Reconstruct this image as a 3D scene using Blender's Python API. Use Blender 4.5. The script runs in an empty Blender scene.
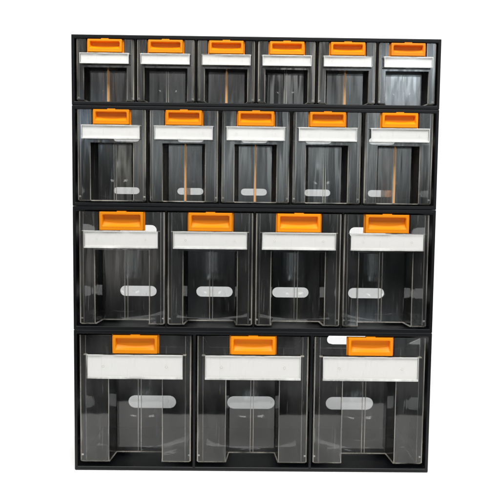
import bpy, bmesh, math, random
from mathutils import Matrix, Vector
S = bpy.context.scene
C = S.collection
MM = 0.001

# ---------------------------------------------------------------- camera
cam = bpy.data.cameras.new('camera')
cam.sensor_width = 36.0
cam.lens = 36.0 * 635.5 / 500.0
cam.clip_start = 0.05
cam.clip_end = 100.0
camo = bpy.data.objects.new('camera', cam)
C.objects.link(camo)
camo.matrix_world = (Matrix.Translation((-0.0165, -1.050, 0.451)) @ Matrix.Rotation(math.radians(-0.51), 4, 'Z')
                     @ Matrix.Rotation(math.radians(-4.06), 4, 'X') @ Matrix.Rotation(math.radians(-0.65), 4, 'Y')
                     @ Matrix.Rotation(math.radians(90), 4, 'X'))
S.camera = camo
S.view_settings.view_transform = 'Standard'
S.view_settings.look = 'None'
S.view_settings.exposure = 0.0
S.view_settings.gamma = 1.0
S.cycles.max_bounces = 14
S.cycles.transparent_max_bounces = 48
S.cycles.glossy_bounces = 6
S.cycles.sample_clamp_indirect = 4.0

# ---------------------------------------------------------------- dim room round the photographer (seen only in reflections)
W = bpy.data.worlds.new('World'); S.world = W; W.use_nodes = True
nt = W.node_tree; nt.nodes.clear()
wo = nt.nodes.new('ShaderNodeOutputWorld'); bg = nt.nodes.new('ShaderNodeBackground')
tc = nt.nodes.new('ShaderNodeTexCoord')
nz = nt.nodes.new('ShaderNodeTexNoise'); nz.inputs['Scale'].default_value = 7.0; nz.inputs['Detail'].default_value = 1.5
cr = nt.nodes.new('ShaderNodeValToRGB')
e = cr.color_ramp.elements
e[0].position = 0.46; e[0].color = (0.06, 0.065, 0.075, 1)
e[1].position = 0.66; e[1].color = (0.36, 0.38, 0.40, 1)
m = cr.color_ramp.elements.new(0.55); m.color = (0.14, 0.14, 0.14, 1)
nt.links.new(tc.outputs['Generated'], nz.inputs['Vector'])
nt.links.new(nz.outputs['Fac'], cr.inputs['Fac'])
sp = nt.nodes.new('ShaderNodeSeparateXYZ'); nt.links.new(tc.outputs['Generated'], sp.inputs[0])
low = nt.nodes.new('ShaderNodeValToRGB')                       # grey band added to the world for the bottom bins to mirror
le = low.color_ramp.elements
le[0].position = 0.0; le[0].color = (0, 0, 0, 1); le[1].position = 1.0; le[1].color = (0, 0, 0, 1)
for p_, v_ in ((0.352, 0.0), (0.362, 0.62), (0.385, 0.55), (0.40, 0.0)):
    k_ = low.color_ramp.elements.new(p_); k_.color = (v_, v_ * 0.98, v_ * 0.97, 1)
hz = nt.nodes.new('ShaderNodeMath'); hz.operation = 'MULTIPLY_ADD'; hz.inputs[1].default_value = 0.5; hz.inputs[2].default_value = 0.5
nt.links.new(sp.outputs['Z'], hz.inputs[0]); nt.links.new(hz.outputs[0], low.inputs['Fac'])
ad = nt.nodes.new('ShaderNodeMix'); ad.data_type = 'RGBA'; ad.blend_type = 'ADD'; ad.inputs[0].default_value = 1.0
nt.links.new(cr.outputs['Color'], ad.inputs[6]); nt.links.new(low.outputs['Color'], ad.inputs[7])
def wm(op, a, b=None, c=None):
    n = nt.nodes.new('ShaderNodeMath'); n.operation = op
    for i_, v_ in enumerate((a, b, c)):
        if v_ is None: continue
        if isinstance(v_, (int, float)): n.inputs[i_].default_value = v_
        else: nt.links.new(v_, n.inputs[i_])
    return n.outputs[0]
stm = nt.nodes.new('ShaderNodeMapping'); stm.inputs['Scale'].default_value = (26, 26, 3.5)
stn = nt.nodes.new('ShaderNodeTexNoise'); stn.inputs['Scale'].default_value = 1.0; stn.inputs['Detail'].default_value = 2.5
nt.links.new(tc.outputs['Generated'], stm.inputs[0]); nt.links.new(stm.outputs[0], stn.inputs['Vector'])
streak = wm('MAXIMUM', wm('MULTIPLY_ADD', stn.outputs['Fac'], 5.0, -1.45), 0.15)
front = wm('LESS_THAN', sp.outputs['Y'], 0.0)
acc = ad.outputs[2]
# soft glows added for the bins to mirror, in place of windows and walls: x, z of the direction, widths, strength, colour
for x0, z0_, sx_, sz_, A_, c_ in ((0.12, 0.075, 0.30, 0.075, 2.8, (0.88, 0.96, 0.98)), (0.0, 0.215, 0.26, 0.050, 1.9, (1.0, 0.99, 0.97)),
                                 (0.235, 0.195, 0.050, 0.050, 5.2, (0.80, 0.92, 1.0)), (-0.235, 0.10, 0.030, 0.045, 1.6, (0.60, 0.78, 1.0)),
                                 (-0.185, 0.06, 0.025, 0.06, 0.8, (1.0, 0.85, 0.62)), (-0.20, -0.095, 0.045, 0.045, 1.3, (1.0, 0.97, 0.93)),
                                 (0.20, -0.19, 0.06, 0.03, 0.8, (0.8, 0.93, 1.0))):
    gx = wm('MULTIPLY', wm('SUBTRACT', sp.outputs['X'], x0), 1 / sx_); gz = wm('MULTIPLY', wm('SUBTRACT', sp.outputs['Z'], z0_), 1 / sz_)
    r2_ = wm('ADD', wm('MULTIPLY', gx, gx), wm('MULTIPLY', gz, gz))
    g_ = wm('MULTIPLY', wm('MULTIPLY', wm('EXPONENT', wm('MULTIPLY', r2_, -1.0)), A_ / 0.6), wm('MULTIPLY', front, streak))
    cb_ = nt.nodes.new('ShaderNodeCombineXYZ')
    for k_ in range(3): nt.links.new(wm('MULTIPLY', g_, c_[k_]), cb_.inputs[k_])
    a2 = nt.nodes.new('ShaderNodeMix'); a2.data_type = 'RGBA'; a2.blend_type = 'ADD'; a2.inputs[0].default_value = 1.0
    nt.links.new(acc, a2.inputs[6]); nt.links.new(cb_.outputs[0], a2.inputs[7]); acc = a2.outputs[2]
nt.links.new(acc, bg.inputs['Color'])
bg.inputs['Strength'].default_value = 0.6
nt.links.new(bg.outputs[0], wo.inputs[0])

def area(name, loc, target, sx, sy, radiance, col=(1, 1, 1)):
    l = bpy.data.lights.new(name, 'AREA'); l.shape = 'RECTANGLE'; l.size = sx; l.size_y = sy
    l.energy = radiance * math.pi * sx * sy      # watts for the wanted radiance
    l.color = col
    o = bpy.data.objects.new(name, l); C.objects.link(o)
    o.location = loc
    o.rotation_euler = (Vector(target) - Vector(loc)).to_track_quat('-Z', 'Y').to_euler()
    return o
area('overhead_softbox', (0.05, -0.95, 2.05), (0, 0.05, 0.30), 2.5, 0.9, 9.6, (1, 0.985, 0.96))
area('backdrop_light', (0, 0.50, 2.3), (0, 0.50, 0.0), 3.4, 0.6, 5.0)

# ---------------------------------------------------------------- materials
def mat(name):
    m = bpy.data.materials.new(name); m.use_nodes = True
    t = m.node_tree; t.nodes.clear()
    o = t.nodes.new('ShaderNodeOutputMaterial')
    return m, t, o

def principled(name, col, rough, spec=0.5, bump=None, var=None, coat=0.0):
    m, t, o = mat(name)
    p = t.nodes.new('ShaderNodeBsdfPrincipled')
    p.inputs['Base Color'].default_value = (*col, 1)
    p.inputs['Roughness'].default_value = rough
    p.inputs['Specular IOR Level'].default_value = spec
    p.inputs['Coat Weight'].default_value = coat
    g = t.nodes.new('ShaderNodeTexCoord')
    if var:
        n = t.nodes.new('ShaderNodeTexNoise'); n.inputs['Scale'].default_value = var[0]; n.inputs['Detail'].default_value = 5
        r = t.nodes.new('ShaderNodeMapRange'); r.inputs[3].default_value = rough - var[1]; r.inputs[4].default_value = rough + var[1]
        t.links.new(g.outputs['Object'], n.inputs['Vector']); t.links.new(n.outputs['Fac'], r.inputs[0]); t.links.new(r.outputs[0], p.inputs['Roughness'])
        mx = t.nodes.new('ShaderNodeMix'); mx.data_type = 'RGBA'
        mx.inputs[6].default_value = (*[c * (1 - var[2]) for c in col], 1); mx.inputs[7].default_value = (*[min(1, c * (1 + var[2])) for c in col], 1)
        t.links.new(n.outputs['Fac'], mx.inputs[0]); t.links.new(mx.outputs[2], p.inputs['Base Color'])
    if bump:
        n = t.nodes.new('ShaderNodeTexNoise'); n.inputs['Scale'].default_value = bump[0]; n.inputs['Detail'].default_value = 3
        b = t.nodes.new('ShaderNodeBump'); b.inputs['Strength'].default_value = bump[1]; b.inputs['Distance'].default_value = bump[2]
        t.links.new(g.outputs['Object'], n.inputs['Vector']); t.links.new(n.outputs['Fac'], b.inputs['Height']); t.links.new(b.outputs[0], p.inputs['Normal'])
    t.links.new(p.outputs[0], o.inputs[0])
    return m

def vary(m, amount):
    t = m.node_tree; p = [n for n in t.nodes if n.type == 'BSDF_PRINCIPLED'][0]
    src = p.inputs['Base Color'].links[0].from_socket
    h = t.nodes.new('ShaderNodeHueSaturation'); oi = t.nodes.new('ShaderNodeObjectInfo'); r = t.nodes.new('ShaderNodeMapRange')
    r.inputs[3].default_value = 1 - amount; r.inputs[4].default_value = 1 + amount * 0.4
    t.links.new(oi.outputs['Random'], r.inputs[0]); t.links.new(r.outputs[0], h.inputs['Value'])
    t.links.new(src, h.inputs['Color']); t.links.new(h.outputs[0], p.inputs['Base Color'])

def clear(name, tint, ior, rough, haze, hazecol, wave, wave_d, zs=0.13):
    """clear moulded polystyrene: each wall lets light through and mirrors a little of the room"""
    m, t, o = mat(name)
    L = t.links
    tr = t.nodes.new('ShaderNodeBsdfTransparent'); tr.inputs[0].default_value = (*tint, 1)
    gl = t.nodes.new('ShaderNodeBsdfGlossy'); gl.inputs['Roughness'].default_value = rough; gl.inputs[0].default_value = (1, 1, 1, 1)
    df = t.nodes.new('ShaderNodeBsdfDiffuse'); df.inputs[0].default_value = (*hazecol, 1)
    fr = t.nodes.new('ShaderNodeFresnel'); fr.inputs[0].default_value = ior
    geo = t.nodes.new('ShaderNodeNewGeometry')
    inv = t.nodes.new('ShaderNodeMath'); inv.operation = 'SUBTRACT'; inv.inputs[0].default_value = 1.0
    L.new(geo.outputs['Backfacing'], inv.inputs[1])
    mu = t.nodes.new('ShaderNodeMath'); mu.operation = 'MULTIPLY'; L.new(fr.outputs[0], mu.inputs[0]); L.new(inv.outputs[0], mu.inputs[1])
    cl = t.nodes.new('ShaderNodeMath'); cl.operation = 'MINIMUM'; cl.inputs[1].default_value = 0.16; L.new(mu.outputs[0], cl.inputs[0]); mu = cl
    g = t.nodes.new('ShaderNodeTexCoord')
    mp = t.nodes.new('ShaderNodeMapping'); mp.inputs['Scale'].default_value = (1.0, 1.0, zs)
    n = t.nodes.new('ShaderNodeTexNoise'); n.inputs['Scale'].default_value = wave; n.inputs['Detail'].default_value = 2.5
    b = t.nodes.new('ShaderNodeBump'); b.inputs['Strength'].default_value = 1.0; b.inputs['Distance'].default_value = wave_d
    L.new(g.outputs['Object'], mp.inputs[0]); L.new(mp.outputs[0], n.inputs['Vector']); L.new(n.outputs['Fac'], b.inputs['Height']); L.new(b.outputs[0], gl.inputs['Normal'])
    m1 = t.nodes.new('ShaderNodeMixShader'); m2 = t.nodes.new('ShaderNodeMixShader')
    # rubbed, slightly dusty patches; on the edge material, the painted highlight
    n2 = t.nodes.new('ShaderNodeTexNoise'); n2.inputs['Scale'].default_value = 26; n2.inputs['Detail'].default_value = 6
    r2 = t.nodes.new('ShaderNodeMapRange'); r2.inputs[1].default_value = 0.35; r2.inputs[2].default_value = 0.75; r2.inputs[3].default_value = haze * 0.15; r2.inputs[4].default_value = haze * 2.2
    mp2 = t.nodes.new('ShaderNodeMapping'); mp2.inputs['Scale'].default_value = (1.0, 1.0, 0.3)
    oi = t.nodes.new('ShaderNodeObjectInfo'); sh_ = t.nodes.new('ShaderNodeCombineXYZ')
    L.new(oi.outputs['Random'], sh_.inputs[0]); L.new(oi.outputs['Random'], sh_.inputs[2])
    L.new(g.outputs['Object'], mp2.inputs[0]); L.new(sh_.outputs[0], mp2.inputs['Location']); L.new(sh_.outputs[0], mp.inputs['Location'])
    L.new(mp2.outputs[0], n2.inputs['Vector'])
    # hairline scratches
    sc_ = t.nodes.new('ShaderNodeMapping'); sc_.inputs['Scale'].default_value = (420, 420, 22); sc_.inputs['Rotation'].default_value = (0, 0.25, 0)
    sn_ = t.nodes.new('ShaderNodeTexNoise'); sn_.inputs['Scale'].default_value = 1.0; sn_.inputs['Detail'].default_value = 0
    sr_ = t.nodes.new('ShaderNodeMapRange'); sr_.inputs[1].default_value = 0.76; sr_.inputs[2].default_value = 0.84; sr_.inputs[4].default_value = 0.10
    L.new(g.outputs['Object'], sc_.inputs[0]); L.new(sc_.outputs[0], sn_.inputs['Vector']); L.new(sn_.outputs['Fac'], sr_.inputs[0])
    L.new(n2.outputs['Fac'], r2.inputs[0])
    ha_ = t.nodes.new('ShaderNodeMath'); ha_.operation = 'ADD'; L.new(r2.outputs[0], ha_.inputs[0]); L.new(sr_.outputs[0], ha_.inputs[1])
    L.new(ha_.outputs[0], m1.inputs[0]); L.new(tr.outputs[0], m1.inputs[1]); L.new(df.outputs[0], m1.inputs[2])
    L.new(mu.outputs[0], m2.inputs[0]); L.new(m1.outputs[0], m2.inputs[1]); L.new(gl.outputs[0], m2.inputs[2])
    L.new(m2.outputs[0], o.inputs[0])
    return m

M = {}
M['black'] = principled('black moulded polystyrene', (0.005, 0.0055, 0.0065), 0.33, 0.26, bump=(900, 0.25, 0.0002), var=(16, 0.16, 0.6))
M['backdrop'] = principled('white background sheet', (0.96, 0.96, 0.96), 0.9, 0.0)
M['orange'] = principled('orange plastic', (0.94, 0.298, 0.002), 0.45, 0.25, bump=(700, 0.2, 0.0001), var=(30, 0.06, 0.06))
M['amber'] = clear('amber see-through plastic', (0.88, 0.60, 0.38), 1.5, 0.1, 0.60, (1.0, 0.46, 0.14), 40, 0.0004)
M['card'] = principled('white label card', (0.88, 0.875, 0.855), 0.8, 0.15, bump=(260, 0.35, 0.0003), var=(14, 0.02, 0.03))
M['holder'] = clear('clear card pocket', (0.985, 0.985, 0.985), 1.4, 0.08, 0.004, (0.8, 0.8, 0.8), 30, 0.0003)
vary(M['card'], 0.06)
M['clear'] = clear('clear polystyrene', (0.805, 0.81, 0.81), 1.62, 0.05, 0.012, (0.7, 0.7, 0.68), 30, 0.0008)
M['wavy'] = clear('clear polystyrene with ripples', (0.805, 0.81, 0.81), 1.95, 0.06, 0.02, (0.7, 0.75, 0.78), 26, 0.0012, 0.30)
vary(M['orange'], 0.13)
M['orange_dull'] = principled('duller orange plastic', (0.85, 0.255, 0.010), 0.5, 0.25, bump=(420, 0.6, 0.0002), var=(60, 0.1, 0.2))
M['amber_edge'] = principled('bright edge of the amber divider', (0.95, 0.43, 0.12), 0.3, 0.5)
M['bead'] = clear('thick frosted bead', (0.9, 0.9, 0.9), 1.5, 0.15, 0.55, (0.9, 0.9, 0.88), 60, 0.0002)
M['rim_glint'] = clear('moulded edge of clear polystyrene', (0.80, 0.80, 0.77), 1.7, 0.12, 0.22, (0.90, 0.85, 0.75), 60, 0.0003)  # cream haze paints the light that plastic edges catch

# ---------------------------------------------------------------- helpers
def obj(name, bm, mats, parent=None, loc=(0, 0, 0)):
    me = bpy.data.meshes.new(name)
    bmesh.ops.recalc_face_normals(bm, faces=bm.faces) if getattr(bm, 'is_valid', True) else None
    bm.to_mesh(me); bm.free()
    for k in (mats if isinstance(mats, (list, tuple)) else [mats]):
        me.materials.append(M[k])
    o = bpy.data.objects.new(name, me); C.objects.link(o)
    o.location = loc
    if parent: o.parent = parent
    return o

def box(bm, x0, x1, y0, y1, z0, z1, mi=0):
    v = [bm.verts.new((x * MM, y * MM, z * MM)) for x in (x0, x1) for y in (y0, y1) for z in (z0, z1)]
    fs = []
    for q in ((0, 1, 3, 2), (4, 6, 7, 5), (0, 4, 5, 1), (2, 3, 7, 6), (0, 2, 6, 4), (1, 5, 7, 3)):
        f = bm.faces.new([v[i] for i in q]); f.material_index = mi; fs.append(f)
    return fs

def bevel(o, w, seg=2, ang=40):
    b = o.modifiers.new('bevel', 'BEVEL'); b.width = w * MM; b.segments = seg; b.limit_method = 'ANGLE'; b.angle_limit = math.radians(ang)
    b.harden_normals = False
    return o

# ---------------------------------------------------------------- the white sheet behind and under the stack
bm = bmesh.new()
prof = [(-0.30, -0.02), (-0.298, -0.008), (-0.29, -0.001), (-0.28, 0.0), (0.55, 0.0)]
for k in range(1, 13):
    a = math.radians(90 * k / 12)
    prof.append((0.55 + 0.6 * math.sin(a), 0.6 - 0.6 * math.cos(a)))
prof.append((1.15, 2.6))
rows = [[bm.verts.new((x, y, z - 0.0006)) for x in (-3, 3)] for y, z in prof]
for a, b in zip(rows, rows[1:]):
    bm.faces.new((a[0], a[1], b[1], b[0])).smooth = True
bd = obj('backdrop', bm, 'backdrop'); bd['kind'] = 'structure'

# ---------------------------------------------------------------- housing
def shell_mesh(H, D, n, wall, tb, bb, part, pitch):
    """one moulded box with n open cells"""
    xs = [-300, -300 + wall]
    c0 = -pitch * (n - 1) / 2
    xs = [-300]
    for i in range(n):
        cx = c0 + pitch * i
        l = cx - pitch / 2 + part / 2 if i else -300 + wall
        r = cx + pitch / 2 - part / 2 if i < n - 1 else 300 - wall
        xs += [l, r]
    xs.append(300)
    zs = [0, bb, H - tb, H]
    bm = bmesh.new()
    def grid(y): return [[bm.verts.new((x * MM, y * MM, z * MM)) for z in zs] for x in xs]
    F = grid(0); B = grid(D - 3)
    nx = len(xs)
    for g, flip in ((F, 0), (B, 1)):
        for i in range(nx - 1):
            for j in range(3):
                if j == 1 and i % 2 == 1: continue
                q = [g[i][j], g[i + 1][j], g[i + 1][j + 1], g[i][j + 1]]
                bm.faces.new(q[::-1] if flip else q)
    for i in range(nx - 1):                                   # outer top and bottom
        bm.faces.new((F[i][0], B[i][0], B[i + 1][0], F[i + 1][0])); bm.faces.new((F[i][3], F[i + 1][3], B[i + 1][3], B[i][3]))
    for j in range(3):                                        # outer sides
        bm.faces.new((F[0][j], F[0][j + 1], B[0][j + 1], B[0][j])); bm.faces.new((F[-1][j], B[-1][j], B[-1][j + 1], F[-1][j + 1]))
    for i in range(1, nx - 1, 2):                             # cell walls
        a, b = i, i + 1
        bm.faces.new((F[a][1], F[b][1], B[b][1], B[a][1])); bm.faces.new((F[a][2], B[a][2], B[b][2], F[b][2]))
        bm.faces.new((F[a][1], B[a][1], B[a][2], F[a][2])); bm.faces.new((F[b][1], F[b][2], B[b][2], B[b][1]))
    return bm, xs

def capsule_pt(a, hw, hh):
    """point of a capsule outline in direction a from its centre"""
    dx, dz = math.cos(a), math.sin(a)
    r = hh; c = hw - hh
    if abs(dz) > 1e-9:
        t = r / abs(dz)
        if abs(t * dx) <= c: return t * dx, t * dz
    s = 1 if dx > 0 else -1
    bq = -2 * dx * s * c; cq = c * c - r * r
    t = (-bq + math.sqrt(max(0, bq * bq - 4 * cq))) / 2
    return t * dx, t * dz

def back_mesh(H, D, xs, slots, skip=()):
    """back panel of the housing; slots: list of (x, z, width, height), each in a cell of its own"""
    bm = bmesh.new()
    y0, y1 = D - 2.8, D
    X0, X1, Z0, Z1 = -299, 299, 1, H - 1
    if not slots:
        box(bm, X0, X1, y0, y1, Z0, Z1); return bm
    sx = sorted({s[0] for s in slots}); sz = sorted({s[1] for s in slots})
    bx = [X0] + [(a + b) / 2 for a, b in zip(sx, sx[1:])] + [X1]
    bz = [Z0] + [(a + b) / 2 for a, b in zip(sz, sz[1:])] + [Z1]
    for i, x in enumerate(sx):
        for j, z in enumerate(sz):
            s = [q for q in slots if q[0] == x and q[1] == z][0]
            if (i, j) in skip:
                box(bm, bx[i], bx[i + 1], y0, y1, bz[j], bz[j + 1]); continue
            l, r, b, t = bx[i] - x, bx[i + 1] - x, bz[j] - z, bz[j + 1] - z
            ang = sorted([2 * math.pi * k / 72 for k in range(72)] + [math.atan2(zz, xx) % (2 * math.pi) for xx in (l, r) for zz in (b, t)])
            ang = [a for k, a in enumerate(ang) if k == 0 or a - ang[k - 1] > 1e-5]
            rings = []
            for y in (y0, y1):
                inn, out = [], []
                for a in ang:
                    px, pz = capsule_pt(a, s[2] / 2, s[3] / 2)
                    inn.append(bm.verts.new(((x + px) * MM, y * MM, (z + pz) * MM)))
                    dx, dz = math.cos(a), math.sin(a)
                    tt = min([q for q in ((r / dx if dx > 1e-9 else 1e9), (l / dx if dx < -1e-9 else 1e9), (t / dz if dz > 1e-9 else 1e9), (b / dz if dz < -1e-9 else 1e9))])
                    out.append(bm.verts.new(((x + tt * dx) * MM, y * MM, (z + tt * dz) * MM)))
                rings.append((inn, out))
            N = len(ang)
            for k in range(N):
                k2 = (k + 1) % N
                for inn, out in rings: bm.faces.new((inn[k], inn[k2], out[k2], out[k]))
                bm.faces.new((rings[0][0][k], rings[0][0][k2], rings[1][0][k2], rings[1][0][k]))
    return bm

# ---------------------------------------------------------------- clear bin
def bin_mesh(w, h, d, fh, bh, rd, zr, hw, zh, fl):
    """w,h,d size; fh/bh half width of the recess in front / at its back; rd its depth; zr height of its top;
    hw,zh: half width and lower edge of the handle notch; fl: flange outside the side walls. A sheet, thickened by a modifier."""
    hx = w / 2
    bm = bmesh.new()
    P = lambda x, y, z: bm.verts.new((x * MM, y * MM, z * MM))
    r = 2.2
    low = [(-hx, 3.0), (-hx + 0.6, 1.0), (-hx + r, 0), (-hx + fl, 0), (-fh - 1.2, 0), (-fh, 0.8), (-bh - 0.6, rd - 1.2), (-bh + 0.6, rd), (0, rd),
           (bh - 0.6, rd), (bh + 0.6, rd - 1.2), (fh, 0.8), (fh + 1.2, 0), (hx - fl, 0), (hx - r, 0), (hx - 0.6, 1.0), (hx, 3.0)]
    hw_ = min(hw + 1.0, hx - fl - 1)
    up = [(x, min(y, 3.0)) if abs(x) > hx - r else (x, 0) for x, y in low]
    top = list(up)
    for k in (6, 7): top[k] = (-hw_, 0); top[16 - k] = (hw_, 0)
    top[6] = (-hw_, 0); top[10] = (hw_, 0)
    # columns of the upper band: keep 6 and 10 on the notch edges
    tp = lambda k: (-hw_ if k == 6 else hw_ if k == 10 else up[k][0], up[k][1])
    up = [tp(k) for k in range(17)]
    up[5] = (min(up[5][0], -hw_ - 0.4) if up[5][0] > -hw_ else up[5][0], 0); up[11] = (-up[5][0], 0)
    up[4] = (min(up[4][0], up[5][0] - 0.4), 0); up[12] = (-up[4][0], 0)
    if up[5][0] < -hw_: pass
    rowsv = []
    ch = 2.0
    r0 = [P(x * (1 - 2.0 / hx), y + (1.6 if y < rd - 2 else 0), 0) for x, y in low]
    r1 = [P(x, y, ch) for x, y in low]
    r2 = [P(x, y, zr) for x, y in low]
    r3 = [P(x, y, zr) for x, y in up]
    r4 = [P(x, y, zh) for x, y in up]
    r5 = [P(x, y, h) for x, y in up]
    R = [r0, r1, r2, r3, r4, r5]
    for a, b in zip(R, R[1:]):
        for k in range(16):
            if a is r4 and 6 <= k < 10: continue
            f = bm.faces.new((a[k], a[k + 1], b[k + 1], b[k]))
            if a is not r2 and (k in (0, 1, 14, 15) or (k in (4, 11) and a is r1) or a is r0): f.material_index = 1  # chamfer strips get the painted edge highlight
    # floor, rising back and top outline (y, z)
    fy = max(0.40 * d, rd + 14)
    out = [(fy, 0)]
    for k in range(1, 8):
        a = math.radians(90 * k / 7)
        out.append((fy + (0.86 * d - fy) * math.sin(a) , (1 - math.cos(a)) * 0.42 * h))
    by = out[-1][0]
    out += [(by + 0.02 * d, 0.60 * h), (by + 0.03 * d, 0.745 * h)]
    xi = hx - fl
    tap = lambda y, z: xi - 0.018 * y
    Lr = [P(-tap(y, z), y, z) for y, z in out]; Rr = [P(tap(y, z), y, z) for y, z in out]
    for a in range(len(out) - 1):
        f = bm.faces.new((Lr[a], Rr[a], Rr[a + 1], Lr[a + 1])); f.smooth = True
    # side walls hang from column 3 / 13 of the front
    for col, rear in ((3, Lr), (13, Rr)):
        bm.faces.new([R[j][col] for j in (5, 4, 3, 2, 1, 0)] + rear)
    # floor
    bm.faces.new(r0[3:14] + [Rr[0], Lr[0]])
    bmesh.ops.remove_doubles(bm, verts=bm.verts, dist=0.00002)
    bmesh.ops.dissolve_degenerate(bm, edges=bm.edges, dist=0.00002)
    return bm

def rrect(bm, w, h, r, y, cz, k=5, sag=0.0, zb=0.0):
    vs = []
    for cx_, cz_, a0 in ((w / 2 - r, h / 2 - r, 0), (-w / 2 + r, h / 2 - r, 90), (-w / 2 + r, -h / 2 + r, 180), (w / 2 - r, -h / 2 + r, 270)):
        for i in range(k):
            a = math.radians(a0 + 90 * i / (k - 1))
            vs.append((cx_ + r * math.cos(a), cz_ + r * math.sin(a)))
        if a0 == 180 or a0 == 0:                 # subdivide the long bottom and top runs
            s = -1 if a0 == 0 else 1
            x0 = vs[-1][0]
            for i in range(1, 8): vs.append((x0 + s * (w - 2 * r) * i / 8, cz_ + r * math.sin(math.radians(90 if a0 == 0 else 270))))
    out = []
    for x, z in vs:
        if z < 0: z = z + zb + sag * (2 * x / w) ** 2
        out.append(bm.verts.new((x * MM, y * MM, (cz + z) * MM)))
    return out

def handle_mesh(w, h):
    """scooped pull: a proud block with a rounded recess whose floor runs up and back"""
    bm = bmesh.new()
    W_, H_ = w - 4.4, h - 0.9
    b = 0.085 * h + 1.4
    loops = [rrect(bm, W_, H_, 1.2, 3, 0), rrect(bm, W_, H_, 1.2, -3.2, 0), rrect(bm, W_ - 1.4, H_ - 1.4, 1.0, -4.2, 0),
             rrect(bm, W_ - 2 * b, H_ - 2 * b - 2, 2.4, -4.2, 1.2), rrect(bm, W_ - 2 * b - 1.2, H_ - 2 * b - 3.2, 2.4, -3.4, 1.2),
             rrect(bm, W_ - 2 * b - 2.6, H_ - 2 * b - 4.0, 2.2, 0, 1.2, sag=h * 0.07, zb=h * 0.05),
             rrect(bm, W_ - 2 * b - 5, H_ - 2 * b - 5.0, 2.0, 6, 1.4, sag=h * 0.10, zb=h * 0.22)]
    for A, B in zip(loops, loops[1:]):
        n = len(A)
        for i in range(n):
            bm.faces.new((A[i], A[(i + 1) % n], B[(i + 1) % n], B[i])).smooth = False
    bm.faces.new(loops[0]); bm.faces.new(loops[-1])
    # base plate wider than the block, and the small catch on top
    box(bm, -w / 2, w / 2, 3.001, 5.2, -h / 2, h / 2)
    box(bm, -0.10 * w, 0.10 * w, -2.6, 4.6, h / 2 - 1.4, h / 2 + 1.0)
    return bm

def holder_mesh(wt, wb, h):
    """clear pocket: sheet front, floor, side cheeks and the two ears of the top edge"""
    bm = bmesh.new()
    t = 1.1; y0, y1 = -7.5, -0.3
    box(bm, -wb / 2, wb / 2, y0, y0 + t * 0.7, 0.08 * h + 1.21, h - 0.6, 0)                   # front sheet
    box(bm, -wb / 2, wb / 2, y0 - 0.5, y1, 0, 1.2, 0)                             # floor
    box(bm, -wb / 2, wb / 2, y0 - 0.9, y0 + 1.2, 1.21, 0.08 * h + 1.2, 2)               # bottom bead
    for s in (-1, 1):
        x0, x1 = sorted((s * wb / 2, s * (wb / 2 - t)))
        box(bm, x0, x1, y0 - 0.5, y1, 2.21, h - 1.3, 0)
        box(bm, x0, x1, y0 - 1.0, y0 - 0.51, 2.21, h - 1.3, 2)
        x0, x1 = sorted((s * wt / 2, s * (wb / 2 + 0.05)))
        box(bm, x0, x1, y0 + 0.5, y1, h - 1.2, h, 1)                             # ear
    box(bm, -wb / 2, wb / 2, y0 - 0.4, y0 + 1.0, h - 1.2, h, 2)                   # top bead
    # ejector marks moulded in the sheet
    for s in (-1, 1):
        cx, cz, r = s * wb * 0.33, h * 0.52, h * 0.055
        ring = []
        for rr in (r, r * 0.72):
            ring.append([bm.verts.new(((cx + rr * math.cos(a * math.pi / 10)) * MM, (y0 - 0.12) * MM, (cz + rr * math.sin(a * math.pi / 10)) * MM)) for a in range(20)])
            ring.append([bm.verts.new(((cx + rr * math.cos(a * math.pi / 10)) * MM, (y0 + 0.05) * MM, (cz + rr * math.sin(a * math.pi / 10)) * MM)) for a in range(20)])
        o_f, o_b, i_f, i_b = ring
        for A, B in ((o_f, o_b), (i_f, i_b), (o_f, i_f)):
            for k in range(20): bm.faces.new((A[k], A[(k + 1) % 20], B[(k + 1) % 20], B[k])).material_index = 1
    return bm

def thicken(o, t):
    s = o.modifiers.new('thickness', 'SOLIDIFY'); s.solidify_mode = 'NON_MANIFOLD'; s.nonmanifold_thickness_mode = 'FIXED'
    s.thickness = t * MM; s.offset = -1
    s.material_offset_rim = 1; s.nonmanifold_boundary_mode = 'NONE' if False else 'FLAT'
    return o

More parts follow.
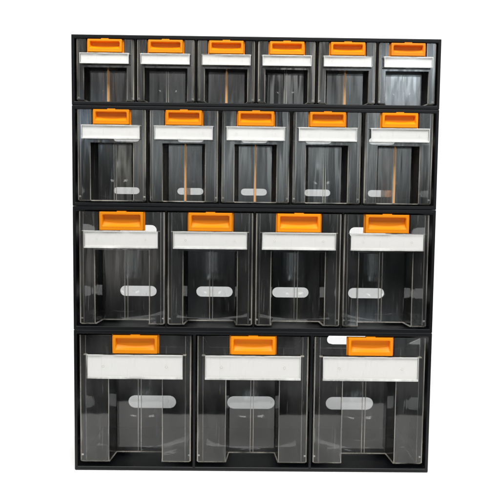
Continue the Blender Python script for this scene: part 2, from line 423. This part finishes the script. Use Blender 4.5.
ROWS = [
    # z0, H, D, n, pitch, bin w, bin z0, bin top, handle w, z0, z1, holder wt, wb, z0, z1, recess fh, bh, depth, top, slots
    dict(skip=((0, 1), (1, 1)), z0=0, H=240, D=197, n=3, pitch=197.0, bw=187.5, b0=13.5, b1=231.2, hw=79, h0=200.5, h1=231.8, ht=171, hb=160, c0=158, c1=200, fh=44.5, bh=40, rd=43, zr=157,
         sw=95, sh=26, sz=(57, 186), part=4.5, fl=10,
         label='largest black cabinet at the base of the stack, holding three big clear tilt bins'),
    dict(skip=((1, 1), (2, 1)), z0=240, H=206, D=168, n=4, pitch=146.3, bw=142.0, b0=249.5, b1=437.3, hw=76, h0=406.3, h1=437.6, ht=128.5, hb=122, c0=376.5, c1=406.4, fh=44.5, bh=40.5, rd=38, zr=374,
         sw=70, sh=20, sz=(283.5, 400.5), part=2.6, fl=7,
         label='black cabinet with four clear tilt bins, resting directly on the three-bin cabinet'),
    dict(z0=446, H=164, D=133, n=5, pitch=117.6, bw=112.5, b0=454.3, b1=603.3, hw=63, h0=578.8, h1=603.6, ht=98.5, hb=95, c0=554.5, c1=578, fh=34.5, bh=28.5, rd=27, zr=550,
         sw=48, sh=12.5, sz=(474.7, 570.8), part=2.6, fl=5,
         label='black cabinet with five clear tilt bins, sandwiched between the four-bin and six-bin cabinets'),
    dict(z0=610, H=113, D=91, n=6, pitch=98.3, bw=94.0, b0=617.3, b1=715.8, hw=60, h0=694.0, h1=715.6, ht=81.5, hb=79, c0=674.5, c1=692.6, fh=34.5, bh=30.5, rd=23, zr=671,
         sw=0, sh=0, sz=(), part=2.4, fl=4,
         label='shallowest black cabinet on top of the stack with six small clear tilt bins'),
]
GROUP = 'black tilt bin cabinets stacked on each other'
DIVIDERS = {2: (1, 2, 4), 3: (0, 2, 4)}
random.seed(4)

for ri, q in enumerate(ROWS):
    root = bpy.data.objects.new('tilt_bin_cabinet', None); C.objects.link(root)
    root.empty_display_size = 0.05
    # top two modules have slipped a hair on those below
    root.location = (q.get('dx', 0) * MM, 0, q['z0'] * MM)
    root['label'] = q['label']; root['category'] = 'storage cabinet'; root['group'] = GROUP
    z0 = q['z0']
    bm, xs = shell_mesh(q['H'] - 0.1, q['D'], q['n'], 5.2, 6.4, 6.2, q['part'], q['pitch'])
    sh = bevel(obj('housing', bm, 'black', root), 1.3, 3)
    sl = [(-q['pitch'] * (q['n'] - 1) / 2 + q['pitch'] * i, z - z0, q['sw'], q['sh'] * (0.74 if ri == 0 and z > 100 else 1)) for i in range(q['n']) for z in q['sz']]
    obj('back_panel', back_mesh(q['H'] - 0.1, q['D'], xs, sl, q.get('skip', ())), 'black', sh)
    bmz = q['b1'] - q['b0']
    proto = None
    for i in range(q['n']):
        cx = -q['pitch'] * (q['n'] - 1) / 2 + q['pitch'] * i
        jx = random.uniform(-0.4, 0.4); tilt = math.radians(random.uniform(0.0, 0.5))
        if proto is None:
            b = thicken(obj('tilt_bin', bin_mesh(q['bw'], bmz, q['D'] * 0.9, q['fh'], q['bh'], q['rd'], q['zr'] - q['b0'], q['hw'] / 2, q['h0'] - q['b0'], q['fl']), ['clear', 'rim_glint'], root), 1.3)
            hd = obj('handle', handle_mesh(q['hw'], q['h1'] - q['h0']), 'orange', b, (0, 0, ((q['h0'] + q['h1']) / 2 - q['b0']) * MM))
            ho = obj('card_holder', holder_mesh(q['ht'], q['hb'], q['c1'] - q['c0']), ['holder', 'rim_glint', 'bead'], b, (0, 0, (q['c0'] - q['b0']) * MM))
            cb = bmesh.new(); cw = q['hb'] / 2 - 1.3; chh = q['c1'] - q['c0']
            box(cb, -cw, cw, -5.6, -5.2, 1.4, chh - 1.4)
            ca = obj('label_card', cb, 'card', b, (0, 0, (q['c0'] - q['b0']) * MM))
            rb = bmesh.new(); g = 2.6 if ri < 2 else 1.8
            for s in (-1, 1):
                box(rb, s * g - 0.45, s * g + 0.45, q['rd'] + 1.35, q['rd'] + 4, 1.6, q['zr'] - q['b0'] - 1)
                box(rb, s * g - 0.45, s * g + 0.45, q['rd'] - 0.55, q['rd'] - 0.01, 1.6, q['zr'] - q['b0'] - 1)
            rl = obj('divider_rail', rb, 'rim_glint', b)
            pv = []
            for sd in (-1, 1):
                pb = bmesh.new(); x = sd * (q['bw'] / 2 - 3.4)
                bmesh.ops.create_cone(pb, cap_ends=True, segments=14, radius1=1.9 * MM, radius2=1.3 * MM, depth=3.4 * MM,
                                      matrix=Matrix.Translation((x * MM, 4.6 * MM, 0.05 * bmz * MM)) @ Matrix.Rotation(math.pi / 2, 4, 'Y'))
                pv.append(obj('pivot_pin', pb, 'bead', b))
            for sd in (-1, 1):
                sb = bmesh.new(); x = sd * (q['bw'] / 2 - q['fl']); t_ = 0.35 if ri > 1 else 0.45
                box(sb, x - t_, x + t_, 1.45, 2.3, 3, bmz - 1)
                ye, ze = q['D'] * 0.9 * 0.88, 0.745 * bmz
                xe = sd * (q['bw'] / 2 - q['fl'] - 0.018 * ye)
                pts = [(x, 2.31, bmz - 1.2), (xe, ye, ze - 0.4)]
                vs = [sb.verts.new(((px + a * t_) * MM, py * MM, (pz + c * 1.0) * MM)) for px, py, pz in pts for a, c in ((-1, -1), (1, -1), (1, 0), (-1, 0))]
                for k in range(4): sb.faces.new((vs[k], vs[(k + 1) % 4], vs[4 + (k + 1) % 4], vs[4 + k]))
                sb.faces.new(vs[:4]); sb.faces.new(vs[4:])
                pv.append(obj('side_edge_line', sb, 'rim_glint', b))  # added bars that draw the bright edge lines of the side walls
            lb = bmesh.new(); ye, ze = q['D'] * 0.9 * 0.893, 0.745 * bmz
            xe = q['bw'] / 2 - q['fl'] - 0.018 * ye - 0.4
            box(lb, -xe, xe, ye - 0.9, ye + 0.9, ze, ze + 1.0)
            pv.append(obj('rear_edge_line', lb, 'rim_glint', b))  # added bar that draws the bright top edge of the rear wall
            proto = (b, hd, ho, ca, rl, *pv); cur = proto
        else:
            cur = []
            for o in proto:
                c = o.copy(); C.objects.link(c); cur.append(c)
                if o is not proto[0]: c.parent = cur[0]
            cur[0].parent = root
        cur[0].location = ((cx + jx) * MM, 1.6 * MM, (q['b0'] - z0) * MM)
        cur[0].rotation_euler = (tilt, 0, 0)
        if i in DIVIDERS.get(ri, ()):
            db = bmesh.new(); zt = q['zr'] - q['b0'] - 3
            box(db, -0.7, 0.7, q['rd'] + 1.6, q['D'] * 0.80, 0, zt)
            box(db, -1.15, 1.15, q['rd'] - 0.9, q['rd'] + 1.59, 0, zt + 2, 1)
            dv = obj('divider', db, ['amber', 'amber_edge'], cur[0]); dv.location = (0, 0, 2 * MM)
            yaw = math.radians({(3, 0): -7, (3, 4): 4, (2, 4): 3, (2, 1): -1}.get((ri, i), 0))
            dv.rotation_euler = (0, 0, yaw); dv.location.x = math.sin(yaw) * q['rd'] * MM
            dv['label'] = 'amber divider plate standing front to back'
        if ri == 3 and i == 5:
            me = cur[0].data.copy(); me.materials.append(M['wavy']); cur[0].data = me
            for f in me.polygons:
                if abs(f.center.y - q['rd'] * MM) < 0.001 and f.material_index == 0 and f.center.z < (q['zr'] - q['b0']) * MM and abs(f.center.x) < q['bh'] * MM and abs(f.normal.y) > 0.9: f.material_index = 2
            me = cur[1].data.copy(); me.materials[0] = M['orange_dull']; cur[1].data = me; cur[1]['label'] = 'duller, browner orange handle'
            cur[0]['label'] = 'rightmost small bin with a rippled clear front'
